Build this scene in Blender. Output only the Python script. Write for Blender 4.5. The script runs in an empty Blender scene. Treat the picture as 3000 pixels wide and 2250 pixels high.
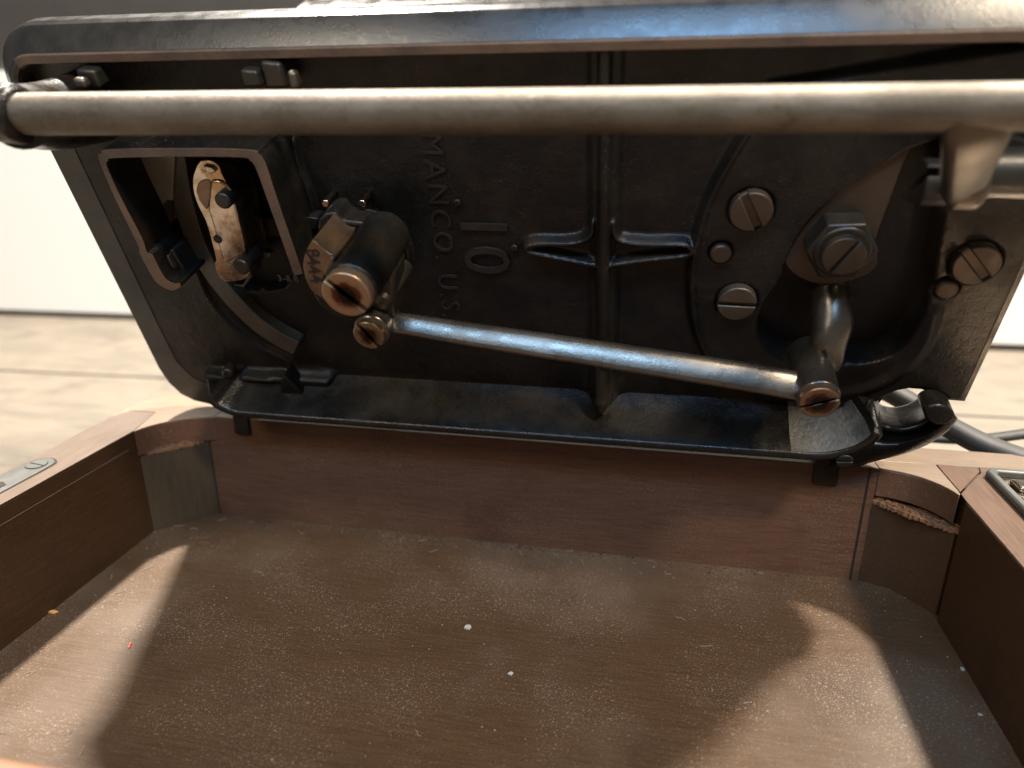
import bpy, bmesh, math, random
import numpy as np
from mathutils import Vector, Matrix
random.seed(7)
S = 0.112            # metres per modelling unit (the camera stands one unit above the rim of the case)
C = bpy.context.scene.collection
scene = bpy.context.scene

# ------------------------------------------------------------------ camera
PITCH = math.atan(526.5/1516); YAW = math.atan(309/math.hypot(1516, 526.5))
cf = Vector((-math.sin(YAW)*math.cos(PITCH), math.cos(YAW)*math.cos(PITCH), -math.sin(PITCH)))
cr = Vector((math.cos(YAW), math.sin(YAW), 0)); cu = cr.cross(cf)
cam_d = bpy.data.cameras.new('camera'); cam = bpy.data.objects.new('camera', cam_d); C.objects.link(cam)
cam.matrix_world = Matrix(((cr.x, cu.x, -cf.x, 0), (cr.y, cu.y, -cf.y, 0), (cr.z, cu.z, -cf.z, S), (0, 0, 0, 1)))
cam_d.sensor_width = 36; cam_d.lens = 36*1516/2212; cam_d.clip_start = 0.005; cam_d.clip_end = 50
cam_d.dof.use_dof = True; cam_d.dof.focus_distance = 2.08*S; cam_d.dof.aperture_fstop = 7.6
scene.camera = cam

# ------------------------------------------------------------------ world and lamps
world = bpy.data.worlds.new('World'); scene.world = world; world.use_nodes = True
bg = world.node_tree.nodes['Background']; bg.inputs[0].default_value = (1.0, 0.92, 0.82, 1); bg.inputs[1].default_value = 0.17
scene.view_settings.view_transform = 'Standard'; scene.view_settings.look = 'None'
scene.view_settings.exposure = 0.18; scene.view_settings.gamma = 1.0

def lamp(name, d, dist, energy, color, size, size_y=None, target=(0, 1.6, 0)):
    l = bpy.data.lights.new(name, 'AREA'); l.energy = energy; l.color = color
    if size_y: l.shape = 'RECTANGLE'; l.size = size; l.size_y = size_y
    else: l.shape = 'DISK'; l.size = size
    o = bpy.data.objects.new(name, l); C.objects.link(o)
    t = Vector(target)*S; p = t + Vector(d).normalized()*dist
    o.location = p; o.rotation_euler = (t-p).to_track_quat('-Z', 'Y').to_euler()
    return o
lamp('ceiling_or_fill_lamp', (-.44, .43, 1), 1.37, 70, (1.0, .91, .80), .09)
lamp('ceiling_or_fill_lamp', (.635, .46, 1), 1.48, 50, (1.0, .91, .79), .10)
lamp('ceiling_or_fill_lamp', (.62, -.50, 1), 2.0, 36, (1.0, .83, .62), .28)  # warm fill added at front right, slope taken from the right wall's shadow
lamp('ceiling_or_fill_lamp', (-.62, -1.0, 1), 2.3, 17, (1.0, .88, .72), .6)  # weak fill added at front left to brighten rod and wall
lamp('window_light', (.06, -.62, .78), 1.6, 14, (.33, .61, 1.0), .56, .24)

# ------------------------------------------------------------------ materials
def nt(m):
    m.use_nodes = True; n = m.node_tree; return n, n.nodes['Principled BSDF']
def mix(n, a, b, fac, mode='MIX'):
    x = n.nodes.new('ShaderNodeMix'); x.data_type = 'RGBA'; x.blend_type = mode
    for s, v in ((0, fac), (6, a), (7, b)):
        if hasattr(v, 'is_output'): n.links.new(v, x.inputs[s])
        else: x.inputs[s].default_value = v if s == 0 else (*v, 1) if len(v) == 3 else v
    return x.outputs[2]
def ramp(n, src, a, b, ca=0., cb=1.):
    r = n.nodes.new('ShaderNodeMapRange'); r.inputs[1].default_value = a; r.inputs[2].default_value = b
    r.inputs[3].default_value = ca; r.inputs[4].default_value = cb; r.interpolation_type = 'SMOOTHSTEP'
    n.links.new(src, r.inputs[0]); return r.outputs[0]
def coords(n, scale=(1, 1, 1)):
    t = n.nodes.new('ShaderNodeTexCoord'); m = n.nodes.new('ShaderNodeMapping'); m.inputs['Scale'].default_value = scale
    n.links.new(t.outputs['Object'], m.inputs[0]); return m.outputs[0]
def noise(n, vec, scale, detail=3, rough=.55):
    t = n.nodes.new('ShaderNodeTexNoise'); t.inputs['Scale'].default_value = scale; t.inputs['Detail'].default_value = detail
    t.inputs['Roughness'].default_value = rough; n.links.new(vec, t.inputs['Vector']); return t.outputs[0]
def bump(n, p, h, strength, dist):
    b = n.nodes.new('ShaderNodeBump'); b.inputs['Strength'].default_value = strength; b.inputs['Distance'].default_value = dist
    n.links.new(h, b.inputs['Height']); n.links.new(b.outputs[0], p.inputs['Normal'])
def link(n, a, b): n.links.new(a, b)

def cast_metal(name, c1, c2, metallic, rough, bscale=900, bstr=.3, bdist=.0003, coat=0., patch=60):
    m = bpy.data.materials.new(name); n, p = nt(m); v = coords(n)
    f = ramp(n, noise(n, v, patch, 5, .65), .35, .68); link(n, mix(n, c1, c2, f), p.inputs['Base Color'])
    g = noise(n, v, bscale, 3, .6)
    link(n, ramp(n, noise(n, v, patch*3, 3), .3, .7, rough-.03, rough+.05), p.inputs['Roughness'])
    p.inputs['Metallic'].default_value = metallic; p.inputs['Coat Weight'].default_value = coat; p.inputs['Coat Roughness'].default_value = .12
    bump(n, p, g, bstr, bdist)
    if metallic == 0: p.inputs['Specular IOR Level'].default_value = .34
    return m
M = {}
M['black'] = cast_metal('black_enamel_casting', (.0035, .0034, .0033), (.0085, .0078, .007), 0, .38, 1100, .35, .00025)
M['black_gloss'] = cast_metal('glossy_black_enamel', (.003, .0032, .0034), (.006, .006, .006), 0, .30, 1100, .6, .0002)
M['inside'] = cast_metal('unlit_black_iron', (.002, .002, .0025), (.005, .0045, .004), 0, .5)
def enamel(name, rough, bst, dusty, spec=.24):
    m = bpy.data.materials.new(name); n, p = nt(m); v = coords(n)
    c = mix(n, (.0055, .0052, .0048), (.015, .0125, .0095), ramp(n, noise(n, v, 45, 6, .65), .38, .66))
    c = mix(n, c, (.030, .018, .009), ramp(n, noise(n, v, 24, 4, .6), .58, .76, 0, .6))
    d = ramp(n, noise(n, v, 1300, 2, .6), .60, .70, 0, dusty); e = ramp(n, noise(n, v, 60, 4, .6), .42, .62)
    q = n.nodes.new('ShaderNodeMath'); q.operation = 'MULTIPLY'; link(n, d, q.inputs[0]); link(n, e, q.inputs[1])
    c = mix(n, c, (.050, .045, .037), q.outputs[0])
    link(n, c, p.inputs['Base Color']); p.inputs['Specular IOR Level'].default_value = spec
    link(n, ramp(n, noise(n, v, 55, 5, .7), .36, .64, rough-.08, rough+.14), p.inputs['Roughness'])
    w = n.nodes.new('ShaderNodeMath'); w.operation = 'MULTIPLY_ADD'; link(n, noise(n, v, 260, 4, .6), w.inputs[0]); w.inputs[1].default_value = 1.3; link(n, noise(n, v, 1300, 3, .6), w.inputs[2])
    bump(n, p, w.outputs[0], bst, .00022); return m
M['black'] = enamel('black_enamel_casting', .36, .55, .8)
M['black_gloss'] = enamel('glossy_black_enamel', .27, .6, .35, .34)
M['plate'] = enamel('worn_bed_plate_enamel', .34, .3, .5, .55)
M['slide'] = cast_metal('olive_grey_slide_steel', (.16, .15, .115), (.11, .10, .08), .2, .45)
M['race'] = cast_metal('olive_brown_race_steel', (.060, .053, .038), (.040, .035, .027), .3, .42)
M['pale_strip'] = cast_metal('pale_grey_rough_casting', (.12, .115, .10), (.045, .043, .039), .001, .5, 650, 1.0, .0005)
M['steel'] = cast_metal('dull_oiled_steel', (.11, .095, .075), (.08, .066, .05), .75, .42, 1500, .35, .0002)
M['bar'] = cast_metal('grey_brown_turned_bar', (.165, .140, .105), (.115, .092, .066), .7, .48, 900, .7, .0004, patch=35)
M['rod'] = cast_metal('oily_forged_steel', (.150, .136, .116), (.085, .075, .062), .82, .27, 1500, .35, .00012)
M['brown_steel'] = cast_metal('brown_filmed_steel', (.068, .050, .036), (.046, .037, .028), .6, .48, 1800, .2, .0001)
M['rail_gloss'] = cast_metal('glossy_rail_enamel', (.009, .009, .009), (.016, .0155, .015), 0.001, .28, 1100, .22, .00015)
M['rail'] = cast_metal('worn_brown_edge', (.13, .085, .058), (.07, .05, .04), .3, .5, 900, .5, .0003)
M['dark_steel'] = cast_metal('dark_oiled_steel', (.022, .020, .017), (.038, .034, .027), .5, .38, 1200, .3, .0002)
M['bright'] = cast_metal('polished_shuttle_steel', (.42, .345, .27), (.30, .24, .18), 1, .20, 700, .1, .0001)
M['zinc'] = cast_metal('grey_plated_steel', (.115, .118, .112), (.085, .086, .080), .5, .45, 900, .15, .0001)
M['bronze'] = cast_metal('brown_cast_bronze', (.20, .135, .085), (.10, .068, .045), .7, .36, 900, .5, .0002)

def oily_screw(nm, rim, r0):     # dark oil pooled in the middle of the head, own local coordinates
    m = bpy.data.materials.new(nm); n, p = nt(m)
    t = n.nodes.new('ShaderNodeTexCoord'); v = t.outputs['Object']
    g = n.nodes.new('ShaderNodeVectorMath'); g.operation = 'MULTIPLY'; g.inputs[1].default_value = (1, 1, 0); link(n, v, g.inputs[0])
    l = n.nodes.new('ShaderNodeVectorMath'); l.operation = 'LENGTH'; link(n, g.outputs[0], l.inputs[0])
    a = n.nodes.new('ShaderNodeMath'); a.operation = 'MULTIPLY_ADD'; link(n, noise(n, v, 350, 3), a.inputs[0]); a.inputs[1].default_value = .0035; link(n, l.outputs[1], a.inputs[2])
    f = ramp(n, a.outputs[0], r0, r0+.0028)
    c = mix(n, (.006, .003, .002), rim, f)
    r = ramp(n, a.outputs[0], r0-.0004, r0+.0006); r2 = ramp(n, a.outputs[0], r0+.0006, r0+.0020, 1, 0)
    mm = n.nodes.new('ShaderNodeMath'); mm.operation = 'MULTIPLY'; link(n, r, mm.inputs[0]); link(n, r2, mm.inputs[1])
    c = mix(n, c, (.06, .018, .008), mm.outputs[0])
    link(n, c, p.inputs['Base Color']); p.inputs['Metallic'].default_value = .75
    link(n, ramp(n, a.outputs[0], .004, .0065, .08, .33), p.inputs['Roughness'])
    bump(n, p, noise(n, v, 1500, 2), .15, .0001); return m
M['oily'] = oily_screw('oily_bronze_screw', (.27, .185, .115), .0044)
M['oily_small'] = oily_screw('oily_small_screw', (.22, .165, .105), .0030)
M['oily_dark'] = oily_screw('oil_stained_screw', (.22, .13, .07), .0042)

def wood(name, dark, light, rough=.45, axis='X', speck=0., speck_col=(.35, .30, .26), spec_thr=.64, stain=None, grainscale=90, dust=0., bstr=.25):
    m = bpy.data.materials.new(name); n, p = nt(m)
    sc = {'X': (1, 22, 22), 'Y': (22, 1, 22), 'Z': (22, 22, 1)}[axis]
    g = noise(n, coords(n, sc), grainscale, 5, .6); v = coords(n)
    c = mix(n, dark, light, ramp(n, g, .3, .7))
    big = noise(n, v, 22, 5, .6)
    c = mix(n, c, tuple(x*.62 for x in dark), ramp(n, big, .52, .75, 0, .7))
    if dust:
        dn = noise(n, v, 14, 6, .6)
        c = mix(n, c, (.135, .100, .073), ramp(n, dn, .45, .74, 0, dust))
    if speck:
        for scl, th in ((1100, spec_thr), (2300, spec_thr-.03)):
            s = ramp(n, noise(n, v, scl, 2, .6), th, th+.06, 0, speck)
            s2 = n.nodes.new('ShaderNodeMath'); s2.operation = 'MULTIPLY'; link(n, s, s2.inputs[0]); link(n, ramp(n, noise(n, v, 32, 3), .38, .62, .25, 1), s2.inputs[1])
            c = mix(n, c, speck_col, s2.outputs[0])
    if stain: c = stain(n, c, v)
    link(n, c, p.inputs['Base Color'])
    link(n, ramp(n, big, .3, .7, rough-.06, rough+.1), p.inputs['Roughness']); p.inputs['Specular IOR Level'].default_value = .32
    bump(n, p, g, bstr, .0002); return m
M['wall_wood'] = wood('dark_stained_wall_wood', (.070, .035, .020), (.102, .054, .032), .33, 'X', .6, (.17, .105, .08), .60)
M['side_wood'] = wood('dark_stained_side_wood', (.040, .021, .010), (.056, .031, .016), .45, 'Y', .22, (.30, .22, .17), .68)
M['post_wood'] = wood('grey_brown_corner_wood', (.048, .034, .020), (.062, .045, .027), .5, 'Z', .2, (.3, .25, .2), .68)
M['rim_wood'] = wood('reddish_rim_wood', (.118, .088, .068), (.160, .122, .096), .36, 'Y', .25, (.08, .035, .02), .66, grainscale=60)
M['rim_wood_x'] = wood('reddish_back_rim_wood', (.160, .116, .082), (.22, .163, .118), .36, 'X', .25, (.08, .035, .02), .66, grainscale=60)
M['front_wood'] = wood('orange_brown_front_wood', (.13, .058, .030), (.19, .090, .050), .4, 'X')
M['raw_wood'] = wood('raw_chipped_wood', (.13, .066, .034), (.22, .12, .066), .7, 'X', .7, (.13, .06, .03), .56, bstr=1)
def dirt(n, c, v):
    s = ramp(n, noise(n, v, 260, 4, .7), .55, .66, 0, .85); b = ramp(n, noise(n, v, 30, 2), .42, .60)
    q = n.nodes.new('ShaderNodeMath'); q.operation = 'MULTIPLY'; link(n, s, q.inputs[0]); link(n, b, q.inputs[1])
    return mix(n, c, (.03, .017, .01), q.outputs[0])
M['dirty_rim'] = wood('dirty_reddish_rim_wood', (.082, .045, .027), (.125, .073, .047), .4, 'Y', .25, (.5, .38, .25), .7, dirt, grainscale=60)
M['tray_floor'] = wood('dusty_brown_case_floor', (.054, .0295, .0140), (.079, .0460, .0240), .40, 'X', .52, (.30, .23, .175), .610, dust=.5)
def flr(n, c, v):
    a = noise(n, coords(n, (1.6, 9, 1)), 8, 6, .62); c = mix(n, c, (.080, .073, .060), ramp(n, a, .47, .66, 0, .6))
    return c
M['plank'] = wood('pale_laminate_oak', (.110, .094, .073), (.168, .145, .115), .5, 'X', 0, stain=flr, grainscale=34)
def plain(name, col, rough, metallic=0, n_amt=.06, scale=40):
    m = bpy.data.materials.new(name); n, p = nt(m); v = coords(n)
    link(n, mix(n, col, tuple(x*(1-n_amt*2) for x in col), ramp(n, noise(n, v, scale, 4), .3, .7)), p.inputs['Base Color'])
    p.inputs['Roughness'].default_value = rough; p.inputs['Metallic'].default_value = metallic
    bump(n, p, noise(n, v, scale*12, 2), .08, .0003); return m
M['white'] = plain('white_painted_panel', (.90, .89, .85), .5, 0, .004, 2)
M['joint'] = plain('dark_joint', (.035, .028, .02), .8)
M['grey_wall'] = plain('dark_grey_upper_wall', (.045, .04, .037), .6)
M['rubber'] = plain('black_rubber_cord', (.028, .027, .025), .62, 0, .2)
M['paper'] = plain('pale_chip', (.40, .40, .385), .7)
M['orange'] = plain('orange_wood_splinter', (.65, .33, .10), .6)
M['red'] = plain('red_lint', (.55, .07, .03), .8)
M['grit'] = plain('pale_grit', (.27, .22, .17), .8)
M['dustgrey'] = plain('grey_dust', (.085, .064, .045), 1.0, 0, .3, 400)
M['crack'] = plain('dark_gap', (.015, .008, .005), .8)
M['letter'] = cast_metal('worn_raised_lettering', (.018, .017, .015), (.010, .0095, .009), 0, .38)
M['etch'] = plain('faint_scratched_marking', (.10, .095, .085), .45, .3)

def shuttle_mat():
    m = bpy.data.materials.new('oil_stained_bright_steel'); n, p = nt(m); v = coords(n)
    c = mix(n, (.50, .44, .37), (.30, .20, .12), ramp(n, noise(n, v, 110, 5, .65), .42, .60))
    c = mix(n, c, (.06, .028, .012), ramp(n, noise(n, v, 150, 5, .7), .60, .70))
    link(n, c, p.inputs['Base Color']); p.inputs['Metallic'].default_value = .95
    link(n, ramp(n, noise(n, v, 140, 3), .3, .7, .12, .30), p.inputs['Roughness']); bump(n, p, noise(n, v, 900, 3), .15, .0001); return m
def bar_mat():
    m = bpy.data.materials.new('scratched_grey_brown_bar'); n, p = nt(m); v = coords(n); v2 = coords(n, (3, 1, 1)); v3 = coords(n, (1, 14, 14))
    c = mix(n, (.155, .134, .105), (.105, .086, .064), ramp(n, noise(n, v, 38, 5, .65), .35, .65))
    c = mix(n, c, (.24, .22, .19), ramp(n, noise(n, v2, 900, 3, .6), .56, .72, 0, .5))
    c = mix(n, c, (.075, .042, .022), ramp(n, noise(n, v, 90, 5, .7), .58, .72, 0, .7))
    c = mix(n, c, (.06, .045, .03), ramp(n, noise(n, v3, 25, 3, .6), .60, .72, 0, .5))
    link(n, c, p.inputs['Base Color']); p.inputs['Metallic'].default_value = .65
    link(n, ramp(n, noise(n, v, 120, 4, .7), .3, .7, .42, .62), p.inputs['Roughness'])
    bump(n, p, noise(n, v2, 700, 4, .7), .8, .0004); return m
M['bar'] = bar_mat(); M['shuttle'] = shuttle_mat()

# ------------------------------------------------------------------ mesh helpers (points in modelling units, scaled by S)
def finish(name, bm, mat, parent, bevel=0., seg=2, angle=32, off=(0, 0, 0), smooth=True):
    for v in bm.verts: v.co = (v.co - Vector(off))*S
    bmesh.ops.recalc_face_normals(bm, faces=bm.faces)
    me = bpy.data.meshes.new(name); bm.to_mesh(me); bm.free()
    o = bpy.data.objects.new(name, me); C.objects.link(o)
    for m in (mat if isinstance(mat, (list, tuple)) else [mat]): me.materials.append(m)
    if parent: o.parent = parent
    if smooth:
        for f in me.polygons: f.use_smooth = True
        me.set_sharp_from_angle(angle=math.radians(angle))
    if bevel:
        b = o.modifiers.new('bevel', 'BEVEL'); b.width = bevel*S; b.segments = seg; b.limit_method = 'ANGLE'; b.angle_limit = math.radians(40)
        b.harden_normals = False
    return o
def add_prism(bm, pts, z0, z1, holes=(), slot=0, M4=None, topslot=None):
    """prism over a 2-D outline (with holes), between heights z0 and z1; z0/z1 along the third axis"""
    loops = [pts]+list(holes); new = []
    def mk(z):
        r = []
        for L in loops: r.append([bm.verts.new((p[0], p[1], z)) for p in L])
        return r
    a, b = mk(z0), mk(z1)
    for r, top in ((a, 0), (b, 1)):
        if len(loops) == 1: fs = [bm.faces.new(r[0])]
        else:
            es = []
            for L in r:
                for i in range(len(L)):
                    es.append(bm.edges.new((L[i], L[(i+1) % len(L)])))
            g = bmesh.ops.triangle_fill(bm, edges=es, use_beauty=True, use_dissolve=False)
            fs = [f for f in g['geom'] if isinstance(f, bmesh.types.BMFace)]
        for f in fs: f.material_index = (topslot if (topslot is not None and top) else slot)
    for La, Lb in zip(a, b):
        for i in range(len(La)):
            j = (i+1) % len(La); f = bm.faces.new((La[i], La[j], Lb[j], Lb[i])); f.material_index = slot
    vs = [v for r in (a, b) for L in r for v in L]
    if M4 is not None: bmesh.ops.transform(bm, matrix=M4, verts=vs)
    return vs
def prism(name, pts, z0, z1, mat, parent, holes=(), bevel=0., off=(0, 0, 0), **k):
    bm = bmesh.new(); add_prism(bm, pts, z0, z1, holes, **k); return finish(name, bm, mat, parent, bevel, off=off)
def circle(c, r, n=32, a0=0., a1=2*math.pi, ry=None):
    full = abs(a1-a0-2*math.pi) < 1e-6; m = n if full else n+1
    return [(c[0]+r*math.cos(a0+(a1-a0)*i/n), c[1]+(ry or r)*math.sin(a0+(a1-a0)*i/n)) for i in range(m)]
def box(name, lo, hi, mat, parent, bevel=0., off=(0, 0, 0)):
    return prism(name, [(lo[0], lo[1]), (hi[0], lo[1]), (hi[0], hi[1]), (lo[0], hi[1])], lo[2], hi[2], mat, parent, bevel=bevel, off=off)
def catmull(P, n=8):
    P = [np.array(p, float) for p in P]; Q = [2*P[0]-P[1]]+P+[2*P[-1]-P[-2]]; out = []
    for i in range(1, len(Q)-2):
        for k in range(n):
            t = k/n; a, b, c, d = Q[i-1:i+3]
            out.append(.5*((2*b)+(c-a)*t+(2*a-5*b+4*c-d)*t*t+(3*b-a-3*c+d)*t**3))
    out.append(P[-1]); return out
def add_sweep(bm, path, section, up=(0, 0, 1), cap=True):
    """path: list of 3-D points; section(i, t) -> list of (side, up) offsets"""
    path = [Vector(p) for p in path]; rings = []; upv = Vector(up)
    for i, p in enumerate(path):
        d = (path[min(i+1, len(path)-1)]-path[max(i-1, 0)]).normalized()
        s = d.cross(upv).normalized(); u2 = s.cross(d).normalized()
        rings.append([bm.verts.new(p+s*a+u2*b) for a, b in section(i, i/(len(path)-1))])
    for r, q in zip(rings, rings[1:]):
        for i in range(len(r)):
            j = (i+1) % len(r); bm.faces.new((r[i], r[j], q[j], q[i]))
    if cap: bm.faces.new(rings[0]); bm.faces.new(rings[-1])
def ell(a, b, n=16, sq=1.):
    out = []
    for i in range(n):
        t = 2*math.pi*i/n; c, s = math.cos(t), math.sin(t)
        out.append((a*math.copysign(abs(c)**sq, c), b*math.copysign(abs(s)**sq, s)))
    return out
def lerp_list(L, t):
    x = t*(len(L)-1); i = min(int(x), len(L)-2); f = x-i
    return tuple(np.array(L[i])*(1-f)+np.array(L[i+1])*f)
def tube(name, pts, radii, mat, parent, n=16, sq=1., up=(0, 0, 1), smoothn=8, off=(0, 0, 0), bevel=0.):
    """round bar along points; radii list of (side, up) pairs"""
    path = catmull(pts, smoothn) if smoothn > 1 else pts
    bm = bmesh.new(); add_sweep(bm, path, lambda i, t: ell(*lerp_list(radii, t), n, sq), up)
    return finish(name, bm, mat, parent, bevel, angle=50, off=off)
def add_screw(bm, c, w0, w1, r, ang, slot=.16, depth=.4, n=40):
    """slotted round head, axis along the third axis; the slot is a real groove"""
    sw = r*slot; wt = w1; wb = w1-(w1-w0)*depth
    add_prism(bm, circle(c, r*.95, n), w0, wb)
    a = math.asin(sw/r)
    for s in (0, math.pi):
        pts = [(c[0]+r*math.cos(t+ang+s), c[1]+r*math.sin(t+ang+s)) for t in np.linspace(a, math.pi-a, n//2)]
        add_prism(bm, pts, w0, wt)
def screw(name, c, w0, w1, r, ang, mat, parent, slot=.16, depth=.4, bevel=.004, label=None):
    bm = bmesh.new(); add_screw(bm, (0, 0), 0, w1-w0, r, ang, slot, depth)
    o = finish(name, bm, mat, parent, bevel, 2); o.location = (c[0]*S, c[1]*S, w0*S)
    if label: o['label'] = label
    return o
def tag(o, label=None, cat=None, group=None, kind=None):
    for k, v in (('label', label), ('category', cat), ('group', group), ('kind', kind)):
        if v: o[k] = v
    return o
def empty(name, loc=(0, 0, 0), rot=None):
    o = bpy.data.objects.new(name, None); C.objects.link(o); o.empty_display_size = .02
    if rot is not None: o.matrix_world = rot
    o.location = Vector(loc)*S; return o

# ------------------------------------------------------------------ the tipped machine: local axes u (right), v (hinge edge to front edge), w (out of the underside)
TH = math.radians(21)
B0 = Vector((0, 2.30, 0)); AV = Vector((0, -math.sin(TH), math.cos(TH))); AW = Vector((0, -math.cos(TH), -math.sin(TH)))
machine = empty('sewing_machine', B0, Matrix(((1, 0, 0, 0), (0, AV.y, AW.y, 0), (0, AV.z, AW.z, 0), (0, 0, 0, 1))))
tag(machine, 'black cast iron sewing machine tipped back on its hinges, underside with linkage showing', 'sewing machine')
CAMP = Vector((0, 0, 1))
def Q(x, y, w=0.):
    """measured photo point -> (u, v) on the plane at height w of the bed"""
    d = cr*((x-1106)/1516)-cu*((y-829.5)/1516)+cf
    p0 = B0+AW*w; t = (p0-CAMP).dot(AW)/d.dot(AW); p = CAMP+d*t-B0
    return (p.x, p.dot(AV))
def QL(pts, w=0.): return [Q(x, y, w) for x, y in pts]
def Q3(x, y, w): u, v = Q(x, y, w); return (u, v, w)
def PX(px, w=0., zc=None): return px*(zc or 1.9)/1516

# outline of the bed plate
corner = [(-1.787, .40), (-1.787, .20), (-1.775, .13), (-1.745, .075), (-1.70, .045), (-1.63, .03), (-1.5, .028)]
cut = QL([(1880, 935), (1884, 905), (1893, 878), (1910, 856), (1935, 843), (1962, 838), (1990, 840), (2012, 848), (2024, 857), (2034, 862), (2084, 866)])
outline = corner+[(.60, .028), (.66, .06)]+cut+[(.968, 1.10)]
outline += [(.968-.2+.2*math.cos(t), 1.16+.2*math.sin(t)) for t in np.linspace(0, math.pi/2, 10)]
outline += [(-1.787+.1+.1*math.cos(t), 1.24+.1*math.sin(t)) for t in np.linspace(math.pi/2, math.pi, 10)]
inner = [(-1.70, .40), (-1.695, .24), (-1.66, .17), (-1.60, .125), (-1.5, .11), (.55, .11), (.60, .16), Q(1868, 880), Q(1882, 850), Q(1910, 828), Q(1960, 818), Q(2010, 822), Q(2060, 838)]
inner += [(.93, .36), (.93, 1.12), (.75, 1.29), (-1.52, 1.29), (-1.66, 1.20), (-1.70, 1.10)]
prism('bed_plate', outline, -.055, .0025, M['plate'], machine, holes=[inner[::-1]], bevel=.0025)

# --- cast underside as a relief
du = .0052
U = np.arange(-1.74, .955, du); V = np.arange(.085, 1.325, du); uu, vv = np.meshgrid(U, V)
def dseg(a, b):
    a = np.array(a); b = np.array(b); d = b-a; L = max((d@d), 1e-9)
    t = np.clip(((uu-a[0])*d[0]+(vv-a[1])*d[1])/L, 0, 1)
    return np.hypot(uu-a[0]-t*d[0], vv-a[1]-t*d[1])
def dline(P):
    d = np.full(uu.shape, 9.)
    for a, b in zip(P, P[1:]): d = np.minimum(d, dseg(a, b))
    return d
def inside(P, x=None, y=None):
    x = uu if x is None else x; y = vv if y is None else y; r = np.zeros(x.shape, bool); n = len(P)
    for i in range(n):
        (x1, y1), (x2, y2) = P[i], P[(i+1) % n]
        c = ((y1 > y) != (y2 > y)) & (x < (x2-x1)*(y-y1)/((y2-y1) if y2 != y1 else 1e-9)+x1); r ^= c
    return r
def sdf(P):
    d = dline(list(P)+[P[0]]); return np.where(inside(P), -d, d)
def sst(x, a, b):
    t = np.clip((x-a)/(b-a), 0, 1); return t*t*(3-2*t)
def ridge(P, hw, h, soft): return h*(1-sst(dline(P), hw-soft, hw+soft))
def sm(P, n=6): return [tuple(p) for p in catmull(P, n)]
H = np.zeros(uu.shape)
right_arc = sm(QL([(1640, 230), (1600, 300), (1556, 375), (1522, 450), (1502, 530), (1494, 600), (1500, 680), (1530, 760), (1590, 815), (1700, 845), (1850, 862)]))
reg = right_arc+[(.95, .30), (.95, 1.32), Q(1660, 180)]
d = sdf(reg); H = np.maximum(H, .035*(1-sst(d, -.014, .012)))
H = np.maximum(H, ridge(right_arc, .010, .043, .012))
_b = dline(sm(QL([(1560, 770), (1640, 812), (1740, 832), (1840, 830), (1920, 800), (1985, 730), (2010, 660)])))
H += .010*(1-sst(_b, 0, .03))
# central rib with shoulders, spreading where it meets the skirt
rib = [Q(1310, 100), Q(1303, 880)]
H = np.maximum(H, ridge(rib, .040, .022, .014)); H = np.maximum(H, ridge(rib, .017, .060, .010))
H += .05*np.exp(-((uu-Q(1303, 860)[0])/.045)**2-((vv-.235)/.05)**2)
for L in ([(1283, 470), (1280, 494), (1262, 509), (1225, 516), (1165, 516), (1140, 523), (1146, 533), (1190, 543), (1245, 554), (1290, 562)],
          [(1326, 470), (1330, 498), (1347, 511), (1400, 517), (1470, 517), (1490, 525), (1484, 540), (1400, 550), (1340, 558), (1316, 562)]):
    P = sm(QL(L)); H = np.where(inside(P), np.minimum(H, -.025*sst(-sdf(P), .005, .03)+.01), H)
    H = np.maximum(H, ridge(P, .010, .040, .009))
rib_lo = [Q(1300, 560), Q(1303, 880)]
H = np.maximum(H, ridge(rib_lo, .017, .050, .010))
# left race casting, recesses
race = sm(QL([(426, 575), (455, 640), (500, 696), (560, 742), (620, 772), (640, 800)]))
H = np.maximum(H, ridge(race, .008, .022, .008))
rec = QL([(631, 316), (695, 323), (738, 338), (780, 370), (802, 406), (802, 470), (690, 470), (655, 400)]); H -= .06*(1-sst(sdf(rec), -.012, .006))
_c = dline(sm(QL([(628, 318), (695, 325), (738, 340), (780, 371), (801, 408), (800, 452)])))
H -= .03*(1-sst(_c, .004, .014))
H = np.maximum(H, ridge(QL([(637, 300), (650, 360), (675, 430), (684, 470)]), .006, .02, .006))
dbos = np.hypot(uu-Q(807, 534)[0], vv-Q(807, 534)[1])
H = np.maximum(H, .030*(1-sst(dbos, .116, .124))); H = H-.018*(1-sst(np.abs(dbos-.096), .006, .014))*(dbos < .12)
r2 = sm(QL([(590, 640), (735, 684), (744, 690), (753, 792), (700, 792), (660, 770), (600, 700)]), 4); H -= .045*(1-sst(sdf(r2), -.012, .006))
# fillet along the foot of the skirt and the raised left flange
H += .05*np.exp(-np.clip(vv-.225, 0, 9)/.012)*(uu < .52)*(uu > -1.46)*(1-sst(np.abs(uu-Q(680, 800)[0]), .06, .09))
fl = QL([(455, 795), (622, 800), (655, 845), (655, 880), (470, 880)]); H = np.maximum(H, .05*(1-sst(sdf(fl), -.01, .01)))
H = np.maximum(H, ridge(QL([(458, 797), (620, 802)]), .008, .062, .008))
# margin groove parallel to the left edge
marg = sm(QL([(187, 300), (240, 420), (303, 553), (367, 706), (395, 748), (417, 773), (443, 787), (470, 792)]), 3)
for (x, y, rr) in ((1623, 459, .054), (1592, 658, .054), (2110, 574, .056), (1557, 551, .028), (2046, 628, .028)):
    c_ = Q(x, y, .05); d_ = np.hypot(uu-c_[0], vv-c_[1]); H -= .010*(1-sst(d_, rr+.001, rr+.008))
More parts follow.
